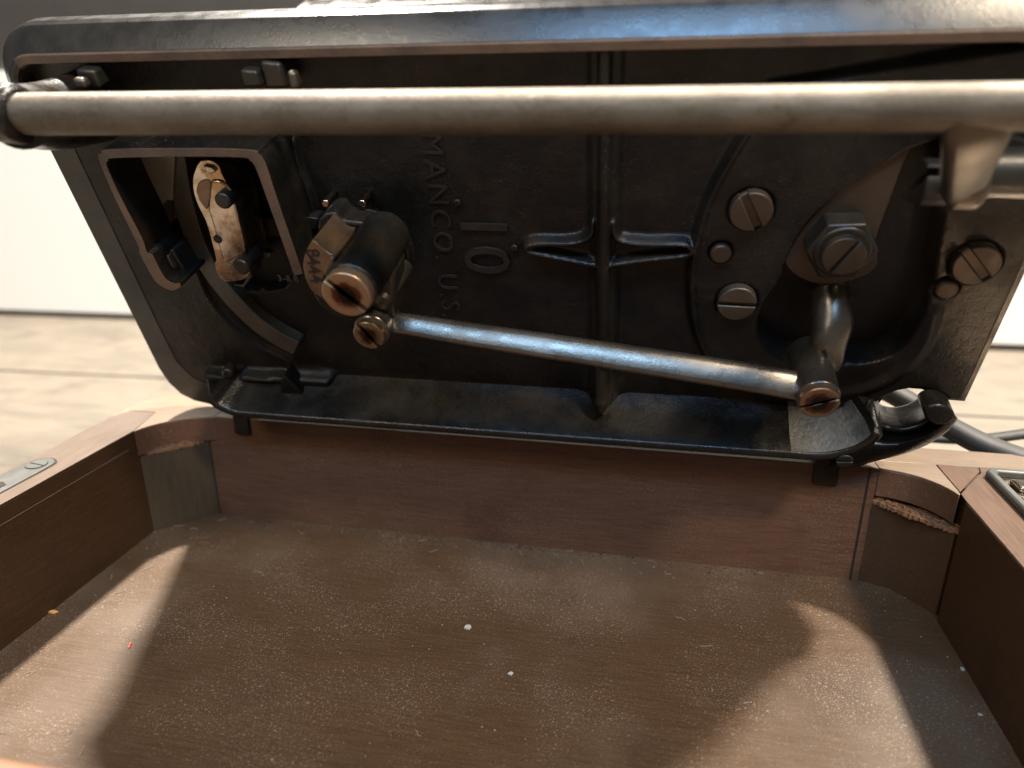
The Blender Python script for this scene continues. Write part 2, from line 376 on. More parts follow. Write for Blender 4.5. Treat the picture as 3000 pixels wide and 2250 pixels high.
# pits: shuttle opening and the arm opening
pit = sm(QL([(232, 352), (400, 346), (540, 346), (556, 360), (580, 430), (628, 600), (560, 628), (480, 622), (436, 565), (420, 560), (404, 600), (378, 612), (352, 600), (300, 500)]), 3)
H = H-.24*(1-sst(sdf(pit), -.012, .004))
opening = sm(QL([(1962, 322), (1880, 374), (1800, 428), (1740, 490), (1700, 560), (1682, 610), (1652, 655), (1640, 700), (1652, 742), (1690, 770), (1790, 784), (1880, 780), (1950, 745), (2002, 650), (2022, 540), (2040, 440), (2056, 360), (2030, 300)], .03), 5)
wid = .012+.035*sst(.68-vv, 0, .2)+.022*sst(uu, .62, .72)
H = H-.75*sst(-sdf(opening)/wid, -.15, 1.)
_o = -sdf(outline); H = np.where(H > 0, H*sst(_o, .015, .032), H)
rng = np.random.RandomState(3); nz = rng.randn(*uu.shape)
for _ in range(3): nz = (nz+np.roll(nz, 1, 0)+np.roll(nz, -1, 0)+np.roll(nz, 1, 1)+np.roll(nz, -1, 1))/3.2
H += np.clip(nz*.00018, -.001, .001)
gp = [p for p in outline]; keep = sdf(gp) < -.018
idx = -np.ones(uu.shape, int); idx[keep] = np.arange(keep.sum())
verts = np.stack([uu[keep], vv[keep], H[keep]], 1)*S
q = np.stack([idx[:-1, :-1], idx[:-1, 1:], idx[1:, 1:], idx[1:, :-1]], -1).reshape(-1, 4); q = q[(q >= 0).all(1)]
me = bpy.data.meshes.new('cast_underside'); me.from_pydata(verts.tolist(), [], q.tolist()); me.materials.append(M['black'])
me.polygons.foreach_set('use_smooth', [True]*len(me.polygons)); me.update()
o = bpy.data.objects.new('cast_underside', me); C.objects.link(o); o.parent = machine

# --- raised lettering of the casting
def letters(name, body, size, at, w, depth, mat, parent, rot=-math.pi/2, spacing=1.0, bold=0.0):
    cu_ = bpy.data.curves.new(name, 'FONT'); cu_.body = body; cu_.size = size*S; cu_.extrude = depth*S; cu_.space_character = spacing
    cu_.offset = bold*S; cu_.resolution_u = 3
    t = bpy.data.objects.new(name, cu_); C.objects.link(t)
    bpy.context.view_layer.update(); dg = bpy.context.evaluated_depsgraph_get()
    mesh = bpy.data.meshes.new_from_object(t.evaluated_get(dg)); bpy.data.objects.remove(t)
    mesh.name = name; mesh.materials.clear(); mesh.materials.append(mat)
    ob = bpy.data.objects.new(name, mesh); C.objects.link(ob); ob.parent = parent
    ob.location = (at[0]*S, at[1]*S, w*S); ob.rotation_euler = (0, 0, rot); return ob
a = Q(908, 300)
tt = math.atan2(Q(945, 600)[0]-a[0], -(Q(945, 600)[1]-a[1]))
letters('raised_lettering', 'MANCO. U.S.A.', .088, Q(908, 281), 0.0015, .0035, M['letter'], machine, -math.pi/2+tt, 1.2)
letters('raised_number', '10', .20, Q(992, 452), 0.004, .006, M['letter'], machine, -math.pi/2, 1.1)
letters('stamped_marking', '3-8 8', .032, Q(602, 606, 0), .002, .0015, M['etch'], machine, 0.0, 1.1)
for p in ((989, 436), (1111, 534)):
    c = Q(*p); bm = bmesh.new(); add_prism(bm, circle(c, .013, 16), 0, .014); finish('casting_dot', bm, M['black'], machine, .006, 3)

for (x, y, w, a, b, h, mt) in ((190, 172, .10, .030, .022, .05, 'dark_steel'), (170, 182, .13, .018, .012, .03, 'steel'), (540, 172, .10, .026, .020, .04, 'slide'), (590, 165, .08, .030, .03, .06, 'dark_steel'), (632, 176, .12, .012, .02, .03, 'steel')):
    c_ = Q(x, y, w); prism('feed_fitting', [(c_[0]-a, c_[1]-b), (c_[0]+a, c_[1]-b), (c_[0]+a*.8, c_[1]+b), (c_[0]-a*.9, c_[1]+b*1.2)], w-h, w, M['dark_steel' if mt == 'slide' else mt], machine, bevel=.008)
# --- skirt along the hinge edge
def sst_(x, a, b):
    t = min(max((x-a)/(b-a), 0), 1); return t*t*(3-2*t)
def skirt_section(hsc=1.): return [(-.060, -.02), (-.030, .05), (-.008, .12), (-.003, .172), (.001, .181), (.020, .181), (.028, .174), (.050, .02), (.052, -.05)]
spath = catmull([(-1.458, .228), (-1.452, .212), (-1.435, .196), (-1.39, .176), (-1.30, .173), (-.9, .174), (0, .176), (.42, .178), (.55, .182), (.625, .213), (.664, .255), (.678, .30)], 10)
bm = bmesh.new()
add_sweep(bm, [(p[0], p[1], 0) for p in spath], lambda i, t: [(n_*(1-.55*sst_(t, .955, 1.)) if n_ > .01 else n_, w_*(1-.10*sst_(t, .96, 1.))) for n_, w_ in skirt_section()])
finish('skirt', bm, M['black_gloss'], machine, 0, angle=75)
tube('rib_tip', [(-.128, .40, .03), (-.122, .33, .045), (-.118, .275, .065), (-.116, .243, .088), (-.116, .225, .108)], [(.020, .02), (.024, .024), (.027, .026), (.026, .024), (.008, .008)], M['black_gloss'], machine, n=20)
knob = Q(497, 800, .05); bm = bmesh.new(); add_prism(bm, circle(knob, .022, 20), .03, .075); finish('skirt_plug', bm, M['dark_steel'], machine, .008, 3)
prism('skirt_gusset', QL([(618, 800), (660, 842), (612, 842), (612, 815)], .06), .02, .085, M['black'], machine, bevel=.006)

bm = bmesh.new(); sub = [p for p in spath if p[0] > .452]  # thin paler grey strip over the right end of the skirt's inner face
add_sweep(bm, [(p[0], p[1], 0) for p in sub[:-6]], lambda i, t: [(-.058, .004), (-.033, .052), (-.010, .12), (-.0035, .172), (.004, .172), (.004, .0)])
finish('pale_skirt_strip', bm, M['pale_strip'], machine, 0, angle=70)
# --- front rail of the bed (near edge)
def rail_section(): return [(-1.300, .0), (-1.300, .050), (-1.306, .062), (-1.320, .066), (-1.328, .060), (-1.368, -.070), (-1.372, -.085), (-1.360, -.10), (-1.30, -.10)]
bm = bmesh.new()
pth = [(-1.79, 0, 0), (-1.6, 0, 0), (.9, 0, 0), (1.05, 0, 0)]
# rail runs along u and turns round both front corners
rp = [(-1.787+.035, 1.20), (-1.787+.035, 1.225)]+[(-1.787+.135+.10*math.cos(t), 1.23+.10*math.sin(t)) for t in np.linspace(math.pi, math.pi/2, 10)]+[(.72+.2*math.cos(t), 1.13+.2*math.sin(t)) for t in np.linspace(math.pi/2, 0, 10)]+[(.92, 1.0)]
add_sweep(bm, [(p[0], p[1], 0) for p in rp], lambda i, t: [(.03, -.01), (.03, .045), (.024, .058), (.012, .064), (.002, .060), (-.044, .020), (-.054, .008), (-.060, -.012), (-.060, -.05), (-.05, -.09), (.03, -.10)])
finish('front_rail', bm, M['rail_gloss'], machine, .003, 2, angle=12)
bm = bmesh.new()
add_sweep(bm, [(p[0], p[1], 0) for p in rp[8:-1]], lambda i, t: [(.028, .056), (.028, .0665), (.006, .0665), (.002, .060)])
finish('rail_lip', bm, M['rail'], machine, .002, 2)
# deck side of the bed, arm, head and wheel beyond it
prism('bed_deck', [(p[0]*1.0, p[1]) for p in outline if True], -.075, -.0575, M['inside'], machine, bevel=.004)
bm = bmesh.new()
add_sweep(bm, [(-1.75, .78, -1.78), (-1.70, .78, -1.78), (-.6, .78, -1.80), (.35, .78, -1.84), (.80, .78, -1.84), (.86, .78, -1.84)],
          lambda i, t: ell(*[(.20, .24), (.30, .34), (.29, .34), (.34, .40), (.38, .44), (.30, .36)][i], 28, .75))
finish('machine_arm', bm, M['black_gloss'], machine, .0, angle=50)
box('machine_head', (-1.72, .55, -1.95), (-1.28, 1.0, -.75), M['black_gloss'], machine, .08)
box('arm_pillar', (.22, .42, -1.7), (.84, 1.12, -.07), M['black_gloss'], machine, .12)
bm = bmesh.new(); Mx = Matrix.Translation((1.0, .78, -1.78)) @ Matrix.Rotation(math.pi/2, 4, 'Y')
add_prism(bm, circle((0, 0), .46, 48), -.06, .06, holes=[circle((0, 0), .36, 48)[::-1]], M4=Mx); add_prism(bm, circle((0, 0), .10, 32), -.16, .08, M4=Mx)
for k in range(3):
    t = k*2*math.pi/3; cx, cy = math.cos(t), math.sin(t)
    add_prism(bm, [(.08*cx-.035*cy, .08*cy+.035*cx), (.37*cx-.03*cy, .37*cy+.03*cx), (.37*cx+.03*cy, .37*cy-.03*cx), (.08*cx+.035*cy, .08*cy-.035*cx)], -.025, .025, M4=Mx)
finish('hand_wheel', bm, M['zinc'], machine, .012)

# --- rock shaft (the thick bar near the front edge)
bc0 = Q3(25, 247, .40); bv = bc0[1]
tube('rock_shaft', [(-1.405, bv, .40), (-1.383, bv, .40), (-.3, bv-.002, .40), (.5, bv-.001, .40), (1.0, bv, .40)], [(.038, .038), (.0455, .0455), (.0435, .0435), (.042, .042), (.041, .041)], M['bar'], machine, n=32, up=(0, 0, 1), smoothn=3, bevel=.01)
tube('shaft_bracket', [(-1.58, bv-.12, -.02), (-1.55, bv-.08, .18), (-1.48, bv-.03, .33), (-1.43, bv-.01, .405)], [(.085, .10), (.075, .085), (.070, .072), (.064, .066)], M['black_gloss'], machine, n=24, up=(0, 1, 0))
bm = bmesh.new(); Mx = Matrix.Translation((-1.446, bv, .40)) @ Matrix.Rotation(math.pi/2, 4, 'Y'); add_prism(bm, circle((0, 0), .066, 32), -.03, .035, M4=Mx)
finish('shaft_collar', bm, M['black_gloss'], machine, .015, 3)
bm = bmesh.new(); Mx = Matrix.Translation((-1.405, bv, .40)) @ Matrix.Rotation(math.pi/2, 4, 'Y'); add_prism(bm, circle((0, 0), .030, 24), -.02, .0, M4=Mx)
finish('centre_pin', bm, M['steel'], machine, .006)
# clamp hanging from the shaft and what it grips
bm = bmesh.new()
cp = catmull([Q3(2112, 235, .42), Q3(2108, 300, .40), Q3(2095, 350, .34), Q3(2084, 395, .26), Q3(2078, 418, .17)], 6)
add_sweep(bm, cp, lambda i, t: ell(.060-.022*t, .022, 16, .55), up=(0, 0, 1))
finish('clamp_strap', bm, M['steel'], machine, .0, angle=50)
cc = Q3(2078, 395, .17)
bm = bmesh.new(); Mx = Matrix.Translation(cc) @ Matrix.Rotation(math.pi/2, 4, 'Y'); add_prism(bm, circle((0, 0), .060, 32), -.032, .040, M4=Mx); finish('clamp_ring', bm, M['steel'], machine, .015, 3)
bm = bmesh.new(); Mx = Matrix.Translation((cc[0]-.055, cc[1], cc[2])) @ Matrix.Rotation(-math.pi/2, 4, 'Y')
add_screw(bm, (0, 0), -.03, .035, .052, .9); bmesh.ops.transform(bm, matrix=Mx, verts=bm.verts); finish('clamp_screw', bm, M['dark_steel'], machine, .005)
tube('pivot_shaft', [(cc[0]+.03, cc[1]+.005, .13), (cc[0]+.2, cc[1]+.005, .13), (cc[0]+.32, cc[1]+.005, .13)], [(.056, .056), (.060, .060)], M['dark_steel'], machine, n=28, smoothn=2)
tube('pivot_lug', [(cc[0]+.10, cc[1]-.01, .0), (cc[0]+.10, cc[1], .08)], [(.11, .075), (.09, .06)], M['black'], machine, n=20, smoothn=2, up=(0, 1, 0))

# --- shuttle opening frame
outerL = sm(QL([(212, 345), (218, 330), (238, 323), (400, 321), (535, 322), (556, 330), (572, 352), (600, 430), (655, 590)], .18), 4)
innerL = sm(QL([(632, 592), (578, 440), (553, 366), (540, 349), (520, 343), (400, 341), (250, 342), (238, 347), (236, 360), (300, 510)], .18), 4)
fr = outerL+innerL[:]
def frame_piece(name, pts, w0, w1): 
    bm = bmesh.new(); add_prism(bm, pts, w0, w1, slot=0, topslot=1); return finish(name, bm, [M['black'], M['rail']], machine, .004, 2)
seg_out = sm(QL([(655, 592), (600, 432), (575, 356), (560, 334), (538, 323), (400, 320), (236, 322), (218, 330), (213, 345), (250, 432), (298, 530), (302, 548), (330, 600), (348, 618), (372, 628), (392, 620)], .17), 4)
seg_in = sm(QL([(388, 612), (374, 612), (362, 606), (350, 590), (330, 552), (318, 545), (306, 512), (262, 428), (232, 362), (234, 348), (250, 342), (400, 339), (520, 341), (540, 348), (553, 366), (580, 440), (636, 596)], .17), 4)
frame_piece('shuttle_frame', seg_out+seg_in, -.22, .17)
prism('slide_plate', QL([(275, 330), (378, 330), (372, 430), (370, 482), (352, 474), (335, 460)], .03), -.02, .03, M['slide'], machine, bevel=.003)
prism('slide_slot', QL([(352, 442), (361, 432), (371, 434), (372, 480), (366, 482)], .032), .02, .0325, M['crack'], machine)
tube('slide_guide', [Q3(388, 335, -.02), Q3(392, 420, -.02), Q3(408, 500, -.02), Q3(425, 560, -.02), Q3(440, 600, -.02)], [(.022, .012)]*2, M['dark_steel'], machine, sq=.5)
prism('latch_block', QL([(342, 545), (372, 540), (402, 590), (384, 612), (366, 604)], .10), -.18, .10, M['dark_steel'], machine, bevel=.006)
prism('latch_bar', QL([(346, 556), (362, 552), (384, 600), (368, 604)], .12), .09, .12, M['steel'], machine, bevel=.004)
# curved race strip
rc = [tuple(p) for p in catmull([Q3(372, 300, .02), Q3(380, 360, .02), Q3(396, 440, .02), Q3(424, 530, .02), Q3(470, 610, .03), Q3(540, 688, .04), Q3(592, 728, .05), Q3(640, 754, .05)], 8)]
bm = bmesh.new(); add_sweep(bm, rc, lambda i, t: [(-.033, -.05), (-.033, .0), (.033, .0), (.033, -.05)]); finish('race_strip', bm, M['race'], machine, .003)
# shuttle carrier and shuttle
zx = lambda x, y: ((240+x/3.456)/1.3562, (400+y/3.456)/1.3562)
sh = sm([Q(*zx(*p), .12) for p in [(1190, 250), (1290, 245), (1370, 300), (1425, 430), (1500, 560), (1560, 760), (1600, 1000), (1650, 1190), (1690, 1330), (1680, 1420), (1590, 1470), (1440, 1475), (1375, 1420), (1330, 1290), (1345, 1250), (1285, 1010), (1240, 860), (1170, 720), (1120, 580), (1110, 430), (1150, 300)]], 4)
prism('shuttle_carrier', sh, -.02, .115, M['shuttle'], machine, bevel=.022)
prism('shuttle_hollow', sm([Q(*zx(*p), .12) for p in [(1150, 560), (1170, 480), (1230, 440), (1290, 455), (1300, 560), (1262, 740), (1190, 660)]], 4), .11, .1175, M['bronze'], machine, bevel=.002)
prism('shuttle_cover', sm([Q(*zx(*p), .13) for p in [(1290, 455), (1400, 470), (1500, 560), (1560, 780), (1640, 1180), (1560, 1230), (1440, 1290), (1390, 1180), (1330, 960), (1262, 740)]], 4), .11, .124, M['shuttle'], machine, bevel=.006)
prism('shuttle_tip_plate', sm([Q(*zx(*p), .13) for p in [(1215, 300), (1300, 320), (1340, 370), (1260, 385)]], 3), .11, .126, M['bright'], machine, bevel=.003)
for p, r in (((1420, 660), .024), ((1600, 1330), .026)):
    c = Q(*zx(*p), .155); prism('shuttle_stud', circle(c, r, 24), .06, .155, M['dark_steel'], machine, bevel=.006)
prism('bobbin_end', circle(Q(*zx(1375, 1040), .125), .013, 20), .11, .1262, M['inside'], machine)
prism('carrier_spring', [Q(*zx(*p), .10) for p in [(1560, 770), (1600, 770), (1700, 1250), (1720, 1420), (1640, 1530), (1540, 1505), (1545, 1495), (1630, 1500), (1680, 1410), (1655, 1250)]], .03, .10, M['steel'], machine, bevel=.003)
# driving slide right of the shuttle
prism('drive_slide', QL([(545, 478), (610, 470), (660, 462), (700, 462), (702, 500), (640, 508), (560, 520)], -.02), -.10, -.03, M['dark_steel'], machine, bevel=.006)
prism('drive_slide_window', QL([(592, 488), (612, 484), (616, 508), (598, 512)], -.02), -.03, -.022, M['crack'], machine)
prism('slide_clip', QL([(546, 552), (560, 545), (585, 548), (584, 556), (560, 560)], .0), -.03, .0, M['zinc'], machine, bevel=.003)

# --- boss, forked lever and the big oily screw
z4 = lambda x, y: ((840+x/3.456)/1.3562, (580+y/3.456)/1.3562)
b0 = Q3(807, 530, .0); b1 = Q3(752, 626, .37)
bm = bmesh.new()
def rot_section(r, n=36): return ell(r, r, n)
add_sweep(bm, [(b0[0], b0[1], .0), (b0[0], b0[1]-.002, .18), (b0[0]-.003, b0[1]-.004, .27)], lambda i, t: rot_section([.100, .097, .086][i]), up=(0, 1, 0))
finish('boss', bm, M['black'], machine, .010, 3)
ctr = Q(749, 636, .42)
prism('lever_hub', circle(ctr, .069, 40), .10, .395, M['black_gloss'], machine, bevel=.008)
prism('hub_neck', [tuple(np.array(ctr)*(1-t)+np.array((b0[0], b0[1]))*t+np.array(n)*.06) for t, n in ((0, (-1, -.3)), (1, (-1, -.3)), (1, (1, .3)), (0, (1, .3)))], .08, .25, M['black'], machine, bevel=.012)
screw('pivot_screw', ctr, .38, .425, .0635, math.atan2(-.72, .69)+0.03, M['oily'], machine, slot=.10, depth=.4, label='large oily bronze coloured slotted screw')
cres = sm([Q(*z4(*p), .33) for p in [(262, 425), (215, 500), (180, 590), (165, 680), (185, 790), (220, 880), (270, 960), (350, 1010), (430, 1060), (380, 900), (372, 800), (400, 700), (450, 640), (495, 585), (420, 560), (335, 490)]], 3)
prism('numbered_lever', cres, .18, .33, M['bronze'], machine, bevel=.010)
w8 = M['crack']
for ch, p in zip('8444', [(268, 570), (268, 650), (280, 740), (300, 830)]):
    c = Q(*z4(*p), .33)
    t = letters('stamped_digit', ch, .050, (c[0]-.018, c[1]+.014), .3305, .0012, w8, machine, -math.pi/2+.12, 1, .0006)
prism('lever_shoulder', [Q(*z4(*p), .34) for p in [(385, 770), (400, 670), (460, 570), (500, 590), (495, 660), (420, 760)]], .2, .352, M['bronze'], machine, bevel=.006)
fac = [Q(*z4(*p), .16) for p in [(310, 220), (390, 165), (470, 170), (540, 260), (770, 315), (700, 390), (640, 470), (480, 430), (310, 330)]]
bm = bmesh.new(); vs = add_prism(bm, fac, .05, .16)
for v in bm.verts:
    if v.co.z > .1: v.co.z += -.25*(v.co.x-fac[0][0])
finish('fork_block', bm, M['black'], machine, .008, 2)
prism('guide_plate', [Q(*z4(*p), .05) for p in [(130, 185), (320, 210), (300, 320), (180, 330)]], -.02, .05, M['dark_steel'], machine, bevel=.004)
lug = Q3(*z4(1000, 1000), .22); tube('fork_stub', [(lug[0], lug[1]+.03, .10), (lug[0]-.01, lug[1], .25)], [(.05, .035), (.035, .028)], M['rod'], machine, smoothn=3, up=(0, 1, 0))
for x in (702, 781):
    prism('bright_pin', circle(Q(x, 441, .07), .0115, 16), -.02, .07, M['bright'], machine, bevel=.003)

# --- link rod with its two screws, crank
L0 = Q3(800, 712, .24); L1 = Q3(1768, 852, .24)
pts = [Q3(800, 712, .235), Q3(835, 700, .235), Q3(870, 699, .235), Q3(1000, 720, .23), Q3(1300, 765, .23), Q3(1600, 812, .23), Q3(1700, 829, .23), Q3(1740, 838, .23), Q3(1775, 846, .225)]
bm = bmesh.new(); path = catmull(pts, 8)
def rod_section(t):
    k = lerp_list([(.62,), (.60,), (.70,), (.75,), (.79,), (.84,), (.89,), (.94,), (.98,), (1.0,), (1.0,), (.98,), (.96,), (1.12,), (1.25,)], t)[0]
    return [(-a*k, b*k) for a, b in ((.020, -.038), (.028, -.028), (.0275, -.016), (.022, -.005), (-.004, .031), (-.012, .037), (-.022, .036), (-.030, .026), (-.032, .0), (-.02, -.035))]
add_sweep(bm, path, lambda i, t: rod_section(t), up=(0, 0, 1))
finish('link_rod', bm, M['rod'], machine, 0, angle=80)
sc = Q(797, 724, .30)
prism('link_eye', circle(sc, .052, 36), .17, .285, M['rod'], machine, bevel=.010)
prism('fork_arm', [(ctr[0]+.0, ctr[1]-.02), (ctr[0]+.06, ctr[1]-.04), (sc[0]+.05, sc[1]-.0), (sc[0]-.045, sc[1]-.01)], .13, .24, M['dark_steel'], machine, bevel=.012)
screw('link_screw', sc, .275, .305, .0455, math.atan2(-.80, .50), M['oily_small'], machine, slot=.11, label='smaller slotted screw with a dark oily centre')
rc_ = Q(1770, 872, .30)
bm = bmesh.new(); add_prism(bm, circle(rc_, .056, 36), .07, .28); finish('crank_eye', bm, M['rod'], machine, .008, 3)
screw('crank_screw', rc_, .265, .30, .0505, .42, M['oily_dark'], machine, slot=.07, label='oil-stained slotted screw at the right end of the rod')
tube('crank_arm', [Q3(1794, 560, -.05), Q3(1793, 615, -.02), Q3(1796, 660, .03), Q3(1798, 700, .07), Q3(1788, 740, .10), Q3(1780, 780, .12), (rc_[0], rc_[1]+.02, .14)],
     [(.050, .05), (.051, .05), (.053, .048), (.054, .046), (.050, .045), (.047, .045), (.050, .05)], M['rod'], machine, n=24, up=(0, 0, 1))
# --- brown plate, nut and stud in the arm opening
bp = sm(QL([(1984, 300), (1955, 345), (1920, 440), (1892, 520), (1896, 570), (1860, 600), (1790, 615), (1735, 605), (1700, 578), (1690, 540), (1702, 500), (1780, 400), (1900, 310)], .025), 3)
prism('rocker_plate', bp, -.01, .025, M['brown_steel'], machine, bevel=.004)
nc = Q(1822, 552, .11)
prism('hex_nut', circle(nc, .088, 6, .05, .05+2*math.pi), .02, .092, M['dark_steel'], machine, bevel=.006)
prism('nut_chamfer', circle(nc, .070, 40), .085, .098, M['dark_steel'], machine, bevel=.006)
screw('nut_stud', nc, .09, .120, .053, 1.07, M['brown_steel'], machine, slot=.09, label='pinkish brown slotted stud in the black hex nut')
# --- plate screws and rivets
for (x, y, r, ang, sl, lab) in ((1623, 459, .054, -1.08, .17, 'slotted screw with a steeply slanting slot'), (1592, 658, .054, -.02, .10, 'slotted screw with a level slot'), (2110, 574, .056, -.82, .18, 'slotted screw near the right edge of the bed')):
    screw('plate_screw', Q(x, y, .06), .03, .062, r, ang, M['brown_steel'] if y != 658 else M['steel'], machine, slot=sl, label=lab)
for x, y in ((1557, 551), (2046, 628)):
    prism('rivet', circle(Q(x, y, .045), .028, 24), .02, .046, M['brown_steel'], machine, bevel=.006)
# --- bearing lug with its eye at the right end of the hinge edge
def add_tube(bm, pts, radii, n=20, sq=1., up=(0, 0, 1), sn=8):
    add_sweep(bm, catmull(pts, sn), lambda i, t: ell(*lerp_list(radii, t), n, sq), up)
rows = [([(1886, 850), (1891, 874), (1908, 889), (1935, 894), (1962, 890), (1985, 880), (2004, 868), (2016, 862)], .0),
        ([(1872, 872), (1880, 900), (1900, 917), (1945, 927), (1985, 918), (2003, 903), (2010, 890), (2018, 882)], .09),
        ([(1862, 900), (1872, 925), (1900, 939), (1948, 944), (1992, 934), (2016, 916), (2026, 902), (2034, 892)], .075),
        ([(1846, 945), (1868, 962), (1905, 964), (1955, 957), (2000, 942), (2034, 922), (2050, 906), (2060, 896)], .125),
        ([(1800, 1008), (1840, 1012), (1885, 998), (1950, 981), (2002, 960), (2042, 933), (2060, 914), (2067, 902)], .095)]
grid = [[Q3(x, y, w) for x, y in r_] for r_, w in rows]
grid.append([(Q(x, y, .095)[0], Q(x, y, .095)[1]-.03, -.03) for x, y in rows[4][0]])
grid.append([(Q(x, y, .0)[0], Q(x, y, .0)[1]-.02, -.05) for x, y in rows[0][0]])
grid = [catmull(g_, 5) for g_ in grid]; cols = []
for k in range(len(grid[0])):
    loop = [g_[k] for g_ in grid]; n_ = len(loop); ext = loop[-2:]+loop+loop[:3]
    cc_ = catmull(ext, 5); cols.append(cc_[10:10+5*n_])
bm = bmesh.new(); gv = [[bm.verts.new(p) for p in c_] for c_ in cols]
for A_, B_ in zip(gv, gv[1:]):
    for k in range(len(A_)):
        l = (k+1) % len(A_); bm.faces.new((A_[k], A_[l], B_[l], B_[k]))
bm.faces.new(gv[0]); bm.faces.new(gv[-1])
finish('bearing_lug', bm, M['black_gloss'], machine, 0, angle=70)
prism('lug_block', sm(QL([(1992, 884), (2010, 874), (2034, 874), (2056, 884), (2062, 898), (2050, 912), (2022, 916), (2000, 906)], .12), 3), .05, .128, M['black'], machine, bevel=.012)
screw('lug_screw', Q(1824, 994, .18), .15, .187, .024, .1, M['dark_steel'], machine, slot=.12)
prism('skirt_hole', circle(Q(1842, 880, .02), .035, 24), -.01, .004+.035, M['inside'], machine)
# --- hinges reaching down into the back wall
def hinge(x0, x1, zb):
    bm = bmesh.new()
    pts = [(x0, 0), (x1, 0), (x1, 1), (x0, 1)]
    corners = [Vector((x, y, z)) for z in (zb, .10) for x, y in ((x0, 2.225), (x1, 2.225), (x1, 2.30), (x0, 2.30))]
    loc = []
    for p in corners:
        d = p-B0; loc.append(bm.verts.new((d.x, d.dot(AV), d.dot(AW))))
    for f in ((0, 1, 2, 3), (4, 5, 6, 7), (0, 1, 5, 4), (1, 2, 6, 5), (2, 3, 7, 6), (3, 0, 4, 7)): bm.faces.new([loc[i] for i in f])
    return finish('hinge', bm, M['black'], machine, .006)
hinge(-1.508, -1.445, -.062); hinge(.578, .655, -.072)

# ------------------------------------------------------------------ the wooden case
case = empty('wooden_case', (-.3, 1.5, -.75)); OC = (-.3, 1.5, -.75)
tag(case, 'open brown wooden base case with dusty floor under the tipped machine', 'wooden case')
XL, XR, YF, YB, ZF = -1.804, .963, .735, 2.238, -.424
XLO, XRO, YFO, YBO, ZB = -1.978, 2.05, .56, 2.437, -.73
def cbox(name, lo, hi, mat, bevel=.004): return box(name, lo, hi, mat, case, bevel, OC)
rb = .045      # thickness of the lighter rim strip on top
def bx2(name, pts, z0, z1, mat, bevel=.006): return prism(name, pts, z0, z1, mat, case, bevel=bevel, off=OC)
# walls under the rim
cbox('left_wall', (XLO, YFO, ZB), (XL, YBO-.30, -.0045), M['side_wood'])
cbox('left_wall_end', (XLO+.02, YBO-.30, ZB), (XL-.03, YBO-.02, -.101), M['side_wood'])
cbox('back_wall', (-1.645, YB, ZB), (.776, YBO-.004, -.003), M['wall_wood'], .0015)
cbox('back_wall_end', (-1.96, YB+.07, ZB), (-1.602, YBO-.01, -.101), M['wall_wood'], 0)
cbox('back_wall_end', (.778, YB+.064, ZB), (XRO, YBO-.008, -.0045), M['wall_wood'], 0)
cbox('right_wall', (XR, YFO, ZB), (XR+.118, YB-.18, -.0045), M['side_wood'])
cbox('right_wall_end', (XR+.03, YB-.18, ZB), (XR+.118, YBO-.02, -.0045), M['side_wood'])
cbox('front_wall', (XL+.002, YFO+.003, ZB), (XR-.002, YF, -.004), M['front_wood'], .012)
cbox('case_floor', (XL-.01, YF-.01, ZF-.06), (XR+.01, YB+.01, ZF), M['tray_floor'], 0)
cbox('bottom_board', (XLO+.01, YFO+.01, ZB-.02), (XRO-.01, YBO-.01, ZB+.04), M['side_wood'], 0)
# rim veneers lie on the walls; the corner pieces are rounded on the inside
ocr = [(XLO+.14+.14*math.cos(t), YBO-.14+.14*math.sin(t)) for t in np.linspace(math.pi, math.pi/2, 9)]
TV = .004
bx2('left_rim', [(XLO, YFO), (XLO, 2.13), (-1.962, 2.235), (-1.845, 2.235), (-1.802, 2.06), (XL-.001, YFO)], -TV, .0, M['rim_wood'], .0015)
arcL = [(-1.804+.25-.25*math.cos(t), 1.99+.25*math.sin(t)) for t in np.linspace(.25, math.pi/2, 12)]
bx2('corner_block', [(XLO, 2.132)]+ocr+[(-1.60, YBO), (-1.60, 2.24)]+arcL[::-1][1:]+[(-1.843, 2.12)], -.10, -TV, M['wall_wood'], .002)
bx2('corner_veneer', [(XLO, 2.134)]+ocr+[(-1.60, YBO), (-1.60, 2.24)]+arcL[::-1][1:]+[(-1.843, 2.238), (-1.960, 2.238)], -TV, .001, M['rim_wood_x'], .0015)
bx2('back_corner_post', [(-1.812, 2.06), (-1.628, 2.243), (-1.70, 2.30), (-1.87, 2.13)], ZF-.01, -.10, M['post_wood'], .004)
bx2('back_rim', [(-1.598, 2.2385), (.775, 2.2385), (.775, 2.30), (.965, 2.302), (1.10, 2.308), (1.30, 2.31), (2.05, 2.31), (2.05, YBO), (-1.598, YBO)], -.0025, .0, M['rim_wood_x'], .001)
def crescent(name, a, b, z, w, seed):
    """raw chipped ledge: a ragged crescent bulging away from the corner"""
    r = random.Random(seed); a = np.array(a); b = np.array(b); d = b-a; nn = np.array((d[1], -d[0])); nn = nn/np.linalg.norm(nn); m = 44; f = []; k = []
    for i in range(m+1):
        t = i/m; h = math.sin(math.pi*t)**.7
        f.append(tuple(a+d*t+nn*(w*h*(.75+.5*r.random())+.001))); k.append(tuple(a+d*t-nn*(.02+.03*h)))
    bm = bmesh.new(); add_prism(bm, f+k[::-1], z-.012, z)
    for v in bm.verts: v.co.z += .006*(r.random()-.5)
    for q in range(90):
        t = r.random(); c = a+d*t+nn*(w*(r.random()-.8)); s1 = .003+.006*r.random(); s2 = .002+.004*r.random(); an = r.random()*3
        add_prism(bm, [(c[0]+s1*math.cos(an+x), c[1]+s2*math.sin(an+x)) for x in (0, 2.1, 4.2)], z-.004, z+.002+.008*r.random())
    return finish(name, bm, M['raw_wood'], case, off=OC, smooth=False)
